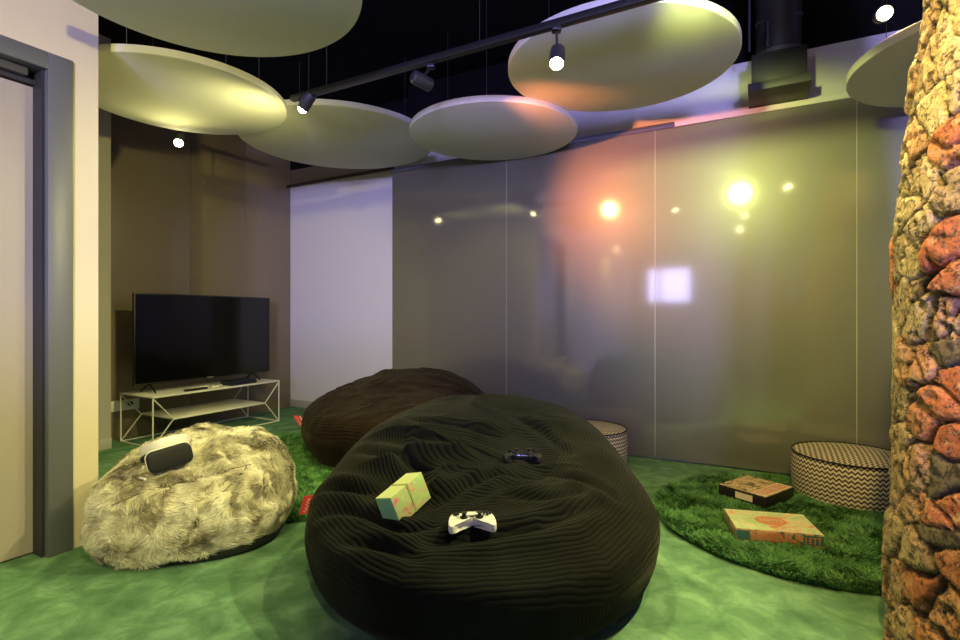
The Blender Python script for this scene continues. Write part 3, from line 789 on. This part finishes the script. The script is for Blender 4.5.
b_ = MB(); b_.box(-.14, .14, -.076, .076, .004, .026); b_.build('lower_shell', M['navy_plastic'], g_, bevel=.004)
b_ = MB(); b_.box(-.145, .135, -.08, .076, .029, .046); b_.build('upper_shell', M['navy_plastic'], g_, bevel=.004)
b_ = MB(); b_.box(-.13, .13, -.07, .07, .0, .03); b_.build('core', M['black_rubber'], g_)
def remote(px, py, rz, label, body, ln=.17):
    g_ = thing('remote_control', label, 'remote control', on_stand(px, py), ROT + rz, 'remotes on the television stand')
    b_ = MB(); b_.box(-ln / 2, ln / 2, -.022, .022, 0, .018); b_.build('body', M[body], g_, bevel=.005)
    for i in range(5):
        b_ = MB()
        b_.lathe([(.0055, .017), (.0055, .0205), (.004, .0213)], 12, off=(-ln * .36 + i * ln * .16, .0, 0)); b_.build('button', M['grey_plastic' if body != 'white_plastic' else 'black_plastic'], g_, smooth=True)
remote(200, 4.375, .2, 'white remote control at the left on the television stand', 'white_plastic', .16)
remote(196, 4.295, .05, 'black remote control lying in front of the white one on the stand', 'black_plastic', .20)
remote(217, 4.345, .5, 'short white remote next to the console on the television stand', 'white_plastic', .12)
# wall socket with a plug behind the stand
so = thing('wall_socket', 'pale wall socket strip with a black plug behind the television stand', 'socket', W(2.44, VTV - .013, .285), ROT)
b_ = MB(); b_.box(-.12, .14, -.012, 0, -.045, .045); b_.build('plate', M['white_plastic'], so, bevel=.004)
b_ = MB(); b_.lathe([(.018, 0), (.02, .02), (.012, .04), (.006, .05)], 16, Matrix.Translation((.06, -.012, .01)) @ Matrix.Rotation(PI / 2, 4, 'X')); b_.build('plug', M['black_plastic'], so, smooth=True)

# ================================================================== VR HEADSET
hp, hn = on_surface(bvC, 172, 471, .010)
fx, _ = on_surface(bvC, 182, 461, .014)
hs = thing('vr_headset', 'black and white virtual reality headset lying on the fur bean bag', 'headset', hp, 0)
yaw = math.radians(36); hs.scale = (.93, .93, .93)
hs.rotation_mode = 'XYZ'; hs.rotation_euler = (math.radians(-8), math.radians(-11), yaw)
def rrect(w_, h_, r_, n=6):
    o = []
    for cx_, cy_, a0 in ((w_ / 2 - r_, h_ / 2 - r_, 0), (-w_ / 2 + r_, h_ / 2 - r_, 90), (-w_ / 2 + r_, -h_ / 2 + r_, 180), (w_ / 2 - r_, -h_ / 2 + r_, 270)):
        for k in range(n + 1):
            a = math.radians(a0 + 90 * k / n); o.append((cx_ + r_ * math.cos(a), cy_ + r_ * math.sin(a)))
    return o
RX = Matrix.Rotation(PI / 2, 4, 'X')           # prism axis z -> -y (front faces the camera)
def front(mb, w_, h_, r_, y0, y1, x=0, z=0): return mb.prism(rrect(w_, h_, r_), -y1, -y0, Matrix.Translation((x, 0, z)) @ RX)
b_ = MB(); front(b_, .185, .098, .03, -.045, .0, 0, .058); b_.build('visor', M['visor'], hs, bevel=.012, seg=4)
b_ = MB(); front(b_, .193, .105, .034, -.012, -.002, 0, .058); b_.build('front_ring', M['white_plastic'], hs, bevel=.004, seg=3)['label'] = 'white ring around the black visor'
b_ = MB(); front(b_, .17, .09, .03, -.004, .055, 0, .056); b_.build('face_shroud', M['black_rubber'], hs, bevel=.008)
# halo band: an oblong loop behind the visor, tilted back
loop = []
for k in range(40):
    a = 2 * PI * k / 40; loop.append(Vector((.098 * math.cos(a), .155 + .125 * math.sin(a), .098 - .028 * math.sin(a))))
b_ = MB()
vs = []; fs = []
for p_ in loop:
    c_ = Vector((0, .155, p_.z)); o_ = (p_ - c_).normalized()
    for (i_, z_) in ((-.008, -.024), (.008, -.024), (.013, .0), (.008, .024), (-.008, .024)): vs.append(p_ + o_ * i_ + Vector((0, 0, z_)))
for k in range(40):
    for j in range(5): fs.append((k * 5 + j, k * 5 + (j + 1) % 5, ((k + 1) % 40) * 5 + (j + 1) % 5, ((k + 1) % 40) * 5 + j))
b_.add(vs, fs); b_.build('head_band', M['white_plastic'], hs, smooth=True, auto=70)['label'] = 'white padded halo band'
b_ = MB(); b_.tube([p_ * 1.0 + Vector((0, 0, -.03)) for p_ in loop], .014, 8, True); b_.build('band_padding', M['black_rubber'], hs, smooth=True)
b_ = MB(); b_.tube([Vector((-.105, .10, .04)), Vector((-.12, .06, .02)), Vector((-.13, .02, .004)), Vector((-.11, -.02, -.004))], .006, 8); b_.build('cable', M['white_plastic'], hs, smooth=True)
b_ = MB(); b_.lathe([(.018, 0), (.02, .012), (.012, .018)], 20, Matrix.Translation((0, .285, .06)) @ Matrix.Rotation(-PI / 2, 4, 'X')); b_.build('dial', M['black_plastic'], hs, smooth=True)

# ================================================================== GAME CONTROLLERS
def controller(label, px, py, body, trim, yaw, lift):
    p_, n_ = on_surface(bvA, px, py, 0)
    z = (n_ * .25 + Vector((0, .22, 1)) * .75).normalized()
    x = Vector((math.cos(yaw), math.sin(yaw), 0)); x = (x - z * x.dot(z)).normalized(); y = z.cross(x)
    g_ = thing('game_controller', label, 'game controller', p_ + z * lift)
    g_.matrix_basis = Matrix(((x.x, y.x, z.x, p_.x + z.x * lift), (x.y, y.y, z.y, p_.y + z.y * lift), (x.z, y.z, z.z, p_.z + z.z * lift), (0, 0, 0, 1)))
    half = [(0, .044), (.03, .046), (.05, .048), (.062, .043), (.071, .028), (.0765, .004), (.080, -.024), (.079, -.044), (.071, -.053), (.060, -.050), (.052, -.036), (.045, -.018), (.036, -.010), (.02, -.008), (0, -.008)]
    # body as a padded cross-section: stacked inset outlines, grips drooping
    pts = half + [(-a, b) for a, b in half[-2:0:-1]]
    n = len(pts); c_ = Vector((0, .015))
    V = []; fs = []
    lay = [(-.013, .72), (-.0125, .86), (-.008, .97), (.0, 1.0), (.008, .97), (.0135, .90), (.0155, .80)]
    for (zz, sc) in lay:
        for (a, b) in pts:
            # inset towards the local limb axis
            ax = max(-.066, min(.066, a)); ay = .018 if abs(a) < .05 else max(-.04, min(.03, b))
            V.append((ax + (a - ax) * sc if abs(a) > .05 else a * 1.0, ay + (b - ay) * sc, zz * (.95 if abs(a) > .045 else .9) - .008 * max(0, -b - .0) / .05))
    for i in range(len(lay) - 1):
        for j in range(n): fs.append((i * n + j, i * n + (j + 1) % n, (i + 1) * n + (j + 1) % n, (i + 1) * n + j))
    fs.append(tuple(range(n - 1, -1, -1))); fs.append(tuple((len(lay) - 1) * n + j for j in range(n)))
    mb = MB(); mb.add(V, fs); o = mb.build('body', M[body], g_, smooth=True, auto=60)
    sb = o.modifiers.new('sub', 'SUBSURF'); sb.levels = 2; sb.render_levels = 2
    b_ = MB(); b_.prism(rrect(.05, .028, .005), .0135, .0185, Matrix.Translation((0, .026, 0))); b_.build('touchpad', M[trim], g_, bevel=.001)
    for sx in (-1, 1):
        b_ = MB(); b_.lathe([(.013, .012), (.013, .016), (.006, .017), (.006, .026), (.0105, .028), (.011, .031), (.007, .0305), (.001, .029)], 20, off=(sx * .026, .003, 0)); b_.build('thumbstick', M['black_rubber'], g_, smooth=True)
        b_ = MB(); b_.box(sx * .052 - .014, sx * .052 + .014, .04, .056, -.008, .011); b_.build('trigger', M['black_plastic'], g_, bevel=.004, seg=3)
    for (dx, dy) in ((0, .010), (.010, 0), (0, -.010), (-.010, 0)):
        b_ = MB(); b_.lathe([(.0046, .015), (.0046, .0215), (.003, .0222)], 14, off=(.052 + dx, .022 + dy, 0)); b_.build('button', M['black_plastic'], g_, smooth=True)
    b_ = MB(); b_.box(-.063, -.041, .019, .025, .015, .021); b_.box(-.055, -.049, .011, .033, .015, .021); b_.build('direction_pad', M['black_plastic'], g_, bevel=.001)
    b_ = MB(); b_.box(-.007, .007, -.0005, .005, .0145, .0172); b_.build('home_button', M['black_plastic'], g_, bevel=.001)
    return g_
controller('white game controller on the front of the big black bean bag', 472, 525, 'white_plastic', 'white_plastic', math.radians(4), .012)
M['gloss_black'] = mat('glossy_black_plastic', (.02, .02, .02), .16, spec=.8)
controller('black game controller at the back of the big black bean bag', 523, 459, 'gloss_black', 'black_plastic', math.radians(-6), .012)

# ================================================================== CARTON
p_, n_ = on_surface(bvA, 408, 512, 0)
cz = (n_ * .15 + Vector((-.42, -.12, 1)) * .85).normalized(); cyaw = math.radians(54)
cx_ = Vector((math.cos(cyaw), math.sin(cyaw), 0)); cx_ = (cx_ - cz * cx_.dot(cz)).normalized(); cy_ = cz.cross(cx_)
ct = thing('carton', 'small lime green floral carton sunk in the big black bean bag', 'box', p_)
pc = p_ + cz * .056 + Vector((.005, 0, 0))
ct.matrix_basis = Matrix(((cx_.x, cy_.x, cz.x, pc.x), (cx_.y, cy_.y, cz.y, pc.y), (cx_.z, cy_.z, cz.z, pc.z), (0, 0, 0, 1)))
LX, LY, LZ = .175, .08, .105
b_ = MB(); b_.box(-LX / 2, LX / 2, -LY / 2, LY / 2, -LZ / 2, LZ / 2); b_.build('box_body', M['carton_art'], ct, bevel=.0015)
b_ = MB(); b_.box(-LX / 2 + .001, LX / 2 - .001, -LY / 2 + .001, LY / 2 - .001, LZ / 2, LZ / 2 + .001); b_.build('lid', M['carton_top'], ct)
b_ = MB(); b_.box(-LX / 2 - .001, -LX / 2, -LY / 2 + .001, LY / 2 - .001, -LZ / 2 + .001, LZ / 2 - .001); b_.build('end_panel', M['carton_end'], ct)
b_ = MB(); b_.box(-.004, .004, -LY / 2 - .0015, LY / 2 + .0015, -LZ / 2, LZ / 2 + .0022); b_.build('band', M['carton_band'], ct)

# ================================================================== CEILING DISCS
discs = [(-1.055, 1.944, 2.315, .60, 0, 0, 'white ceiling disc nearest the camera, cut by the top of the photo at left'),
         (-1.83, 3.20, 2.372, .60, 0, 0, 'white ceiling disc above the television, lit yellow green, beside the door wall'),
         (-1.13, 4.17, 2.44, .75, 0, 0, 'wide greyish ceiling disc partly behind two others, above the pale wall and rod'),
         (.095, 3.764, 2.355, .60, 0, 0, 'white ceiling disc at the centre, in front of the glossy wall top'),
         (.754, 2.83, 2.395, .60, 0, 0, 'white ceiling disc crossed by the black track, with a lit lamp in front'),
         (2.40, 2.369, 2.24, .60, 0, 0, 'white ceiling disc at the right, cut off by the stone pillar')]
for (x, y, z, r, tx, ty, lab) in discs:
    t_ = thing('ceiling_disc', lab, 'acoustic panel', (x, y, z), 0, 'round acoustic discs under the ceiling', rot=(tx, ty, 0))
    b_ = MB(); e = .004; b_.lathe([(.001, 0), (r - e, 0), (r - e * .3, e * .3), (r, e), (r, .042 - e), (r - e * .3, .042 - e * .3), (r - e, .042), (.001, .042)], 128); b_.build('panel', M['disc'], t_, smooth=True, auto=50)
    for k in range(3):
        a = 2 * PI * k / 3 + .4
        b_ = MB(); q = Vector((r * .72 * math.cos(a), r * .72 * math.sin(a), 0)); b_.tube([q + Vector((0, 0, .042)), q + Vector((0, 0, HC - z - .002))], .0016, 6); b_.build('wire', M['wire'], t_)

# ================================================================== TRACK AND SPOTLIGHTS
TRU, TRZ = 2.2, 2.335
tr = thing('light_track', 'long black lighting track crossing under the dark ceiling', 'lighting track', W(TRU, 0, TRZ), ROT)
b_ = MB(); b_.box(-.018, .018, -2.2, 2.48, 0, .034); b_.build('rail', M['black_metal'], tr, bevel=.003)
for v_ in (-1.6, -.1, .2, 1.2, 2.2):
    b_ = MB(); b_.tube([(0, v_, .034), (0, v_, HC - TRZ - .002)], .002, 6); b_.build('hanger', M['wire'], tr)
tr2 = thing('light_track', 'short black lighting track behind the disc above the television', 'lighting track', W(2.3, 3.87, 2.62), ROT)
b_ = MB(); b_.box(-.75, .6, -.016, .016, 0, .03); b_.build('rail', M['black_metal'], tr2, bevel=.003)
for u_ in (-.6, .45):
    b_ = MB(); b_.tube([(u_, 0, .03), (u_, 0, HC - 2.62 - .002)], .003, 6); b_.build('hanger', M['wire'], tr2)
tr3 = thing('light_track', 'black lighting track overhead behind the camera, out of the photo', 'lighting track', W(1.0, 0, 2.62), ROT)
b_ = MB(); b_.box(-2.4, .9, .20, .235, 0, .034); b_.build('rail', M['black_metal'], tr3, bevel=.003)
for u_ in (-1.8, -.5, .6):
    b_ = MB(); b_.tube([(u_, .217, .034), (u_, .217, HC - 2.62 - .002)], .003, 6); b_.build('hanger', M['wire'], tr3)
def aim(o, d):
    o.rotation_euler = Vector(d).to_track_quat('-Z', 'Y').to_euler()
LIGHTS = []
def spot(label, pos, target, top_z, power, col=(1, .9, .5), angle=70, lampmat='lamp', blend=.6, size=.03, r=.034, ln=.11, dome=True):
    """A cylindrical track spotlight: stem, yoke, head, lit lens, and the light it throws."""
    pos = Vector(pos); d = (Vector(target) - pos).normalized()
    t_ = thing('track_spotlight', label, 'spotlight', (pos.x, pos.y, top_z), 0, 'track spotlights')
    o_ = pos - Vector((pos.x, pos.y, top_z))
    back = o_ - d * ln * .5
    Mq = Matrix.Translation(o_) @ d.to_track_quat('Z', 'Y').to_matrix().to_4x4()
    b_ = MB(); b_.lathe([(r * .7, -ln), (r * .96, -ln + .008), (r, -ln + .02), (r, -.004), (r * .93, 0), (r * .85, -.004), (r * .8, -.02)], 28, Mq); b_.build('head', M['grey_metal'], t_, smooth=True)
    b_ = MB(); b_.lathe([(.001, -.006), (r * .84, -.006), (r * .84, -.002)] + ([(r * .74, .008), (r * .5, .018), (r * .22, .023), (.001, .024)] if dome else [(.001, -.001)]), 24, Mq); b_.build('lens', M[lampmat], t_, smooth=True)
    b_ = MB(); b_.tube([Vector((0, 0, 0)) + Vector((back.x, back.y, 0)) * 0, Vector((0, 0, -.02)), Vector((0, 0, back.z + r * .4)) if abs(back.x) + abs(back.y) < 1e-6 else Vector((back.x, back.y, back.z + r * .6))], .006, 8); b_.build('stem', M['black_metal'], t_, smooth=True)
    b_ = MB(); b_.box(-.02, .02, -.02, .02, -.022, .0); b_.build('adapter', M['black_metal'], t_, bevel=.002)
    if power:
        L = bpy.data.lights.new('spot_lamp', 'SPOT'); L.energy = power; L.color = col; L.spot_size = math.radians(angle); L.spot_blend = blend; L.shadow_soft_size = size
        lo = bpy.data.objects.new('spot_lamp', L); COL.objects.link(lo); lo.location = pos + d * .03; aim(lo, d)
        LIGHTS.append(lo)
    return t_
WARM = (1.0, .92, .32)
spot('lit black spotlight hanging from the track in front of the yellowish disc', (.34, 2.31, 2.17), (.05, 1.2, .3), TRZ, 80, WARM, 172)
spot('dark black spotlight on the track turned towards the glossy wall, near the centre disc', (-.252, 2.655, 2.225), (1.22, 3.8, 1.86), TRZ, 190, (1, .30, .10), 58, 'lamp_orange', dome=False)
spot('lit black spotlight at the left end of the long track, between two discs', (-1.05, 3.075, 2.275), (-1.6, 3.3, 1.6), TRZ, 60, WARM, 174)
spot('lit black spotlight under the disc above the television', (-2.18, 3.76, 2.30), (-1.9, 3.1, 1.5), 2.62, 22, WARM, 172)
spot('lit spotlight above the right disc, beside the stone pillar', (1.845, 2.37, 2.43), (1.30, 1.35, 2.0), HC - .001, 40, (1, .72, .3), 110, 'lamp')
spot('spotlight overhead aimed at the glossy wall, out of the photo above', W(1.71, .217, 2.37), (1.75, 3.45, 1.62), 2.62, 210, (.88, 1.0, .24), 62)
spot('spotlight overhead aimed at the stone pillar, out of the photo above', (.72, .80, 2.52), (1.40, 1.35, 1.25), HC - .001, 190, (1.0, .68, .22), 85, dome=False)
spot('spotlight overhead on the long track aimed at the carpet, out of the photo above', W(2.2, -.42, 2.25), (-.85, 1.75, .0), TRZ, 240, (1.0, .93, .42), 95, dome=False)
spot('unseen narrow spotlight added overhead to brighten the cream fur', W(.1, .217, 2.40), (-1.38, 2.36, .28), 2.62, 120, (1.0, .89, .33), 44, dome=False)  # added lamp, only there to brighten the fur bag
spot('spotlight behind the camera aimed at the door wall, out of the photo', W(-.89, .31, 2.37), W(1.15, 2.7, 1.35), 2.62, 260, (1.0, .88, .26), 62)
spot('spotlight near the door wall far behind the camera, out of the photo', W(-2.4, 2.55, 2.37), W(-2.1, 2.73, .6), 2.62, 60, WARM, 110)

# ================================================================== DUCT, ROD
bx0 = -.085
du = thing('air_duct', 'black round air duct dropping from the ceiling to a box above the glossy wall', 'duct', W(3.85, bx0, 2.46), ROT)
b_ = MB(); b_.box(-.17, .145, -.17, .17, 0, .05); b_.build('outlet_plate', M['duct_grille'], du, bevel=.004)
b_ = MB(); b_.box(-.14, .145, -.15, .15, .05, .24); b_.build('plenum_box', M['duct'], du, bevel=.006)
b_ = MB(); pts = [(-.02, 0, .22), (-.02, 0, .30), (-.06, .0, .40), (-.14, .0, .50), (-.24, .01, .60), (-.32, .01, .70), (-.34, .01, .785)]
b_.tube(pts, .125, 28); b_.build('pipe', M['duct'], du, smooth=True)
b_ = MB()
for q in ((-.02, 0, .27), (-.09, 0, .44)): b_.tube([(q[0], q[1], q[2] - .012), (q[0] - .004, q[1], q[2] + .012)], .131, 28)
b_.build('clamp_ring', M['duct_grille'], du, smooth=True)
for yy in (.16, .06):
    b_ = MB(); b_.box(-.2, -.188, yy - .006, yy + .006, .24, .78); b_.build('hanger_strap', M['duct'], du)
ro = thing('curtain_rod', 'thin dark rod along the top of the pale wall in the alcove', 'rod', W(UL - .05, 4.0, 2.545), ROT)
b_ = MB(); b_.tube([(0, -.83, 0), (0, .82, 0)], .016, 12); b_.build('rod', M['pipe_brown'], ro, smooth=True)
b_ = MB(); b_.lathe([(.016, 0), (.024, .008), (.03, .022), (.024, .036), (.012, .044)], 18, Matrix.Translation((0, -.83, 0)) @ Matrix.Rotation(PI / 2, 4, 'X')); b_.build('finial', M['black_metal'], ro, smooth=True)
for yy in (-.76, .7):
    b_ = MB(); b_.tube([(0, yy, 0), (.05, yy, 0)], .009, 8); b_.build('bracket', M['black_metal'], ro, smooth=True)

# ================================================================== DAYLIGHT THROUGH THE WINDOWS
def area(p, d, sx, sy, power, col):
    L = bpy.data.lights.new('window_daylight', 'AREA'); L.shape = 'RECTANGLE'; L.size = sx; L.size_y = sy; L.energy = power; L.color = col
    o = bpy.data.objects.new('window_daylight', L); COL.objects.link(o); o.location = p; aim(o, d); return o
LIL = (.39, .35, 1.0)
PW = dict(zip(wins, (0, 70, 690)))
for (a, b) in wins[1:]:
    area(W(UB - .03, (a + b) / 2, (WZ0 + WZ1) / 2), U, b - a - .08, WZ1 - WZ0 - .08, PW[(a, b)], LIL)

# ================================================================== CAMERA, WORLD, VIEW
cam = bpy.data.cameras.new('camera'); co = bpy.data.objects.new('camera', cam); COL.objects.link(co)
co.location = (0, 0, CH); co.rotation_euler = (PI / 2, 0, 0)
cam.sensor_width = 36; cam.lens = 36 * F / 960; cam.shift_y = -4 / 960; cam.clip_start = .02; cam.clip_end = 60
SC.camera = co
wd = bpy.data.worlds.new('world'); SC.world = wd; wd.use_nodes = True
wd.node_tree.nodes['Background'].inputs[0].default_value = (.02, .02, .025, 1)
SC.view_settings.view_transform = 'Standard'; SC.view_settings.look = 'None'; SC.view_settings.gamma = 1; SC.view_settings.exposure = 0.0
SC.view_settings.use_curve_mapping = False
SC.cycles.max_bounces = 8; SC.cycles.diffuse_bounces = 5; SC.cycles.glossy_bounces = 4
SC.cycles.use_denoising = True; SC.cycles.sample_clamp_indirect = 6.0
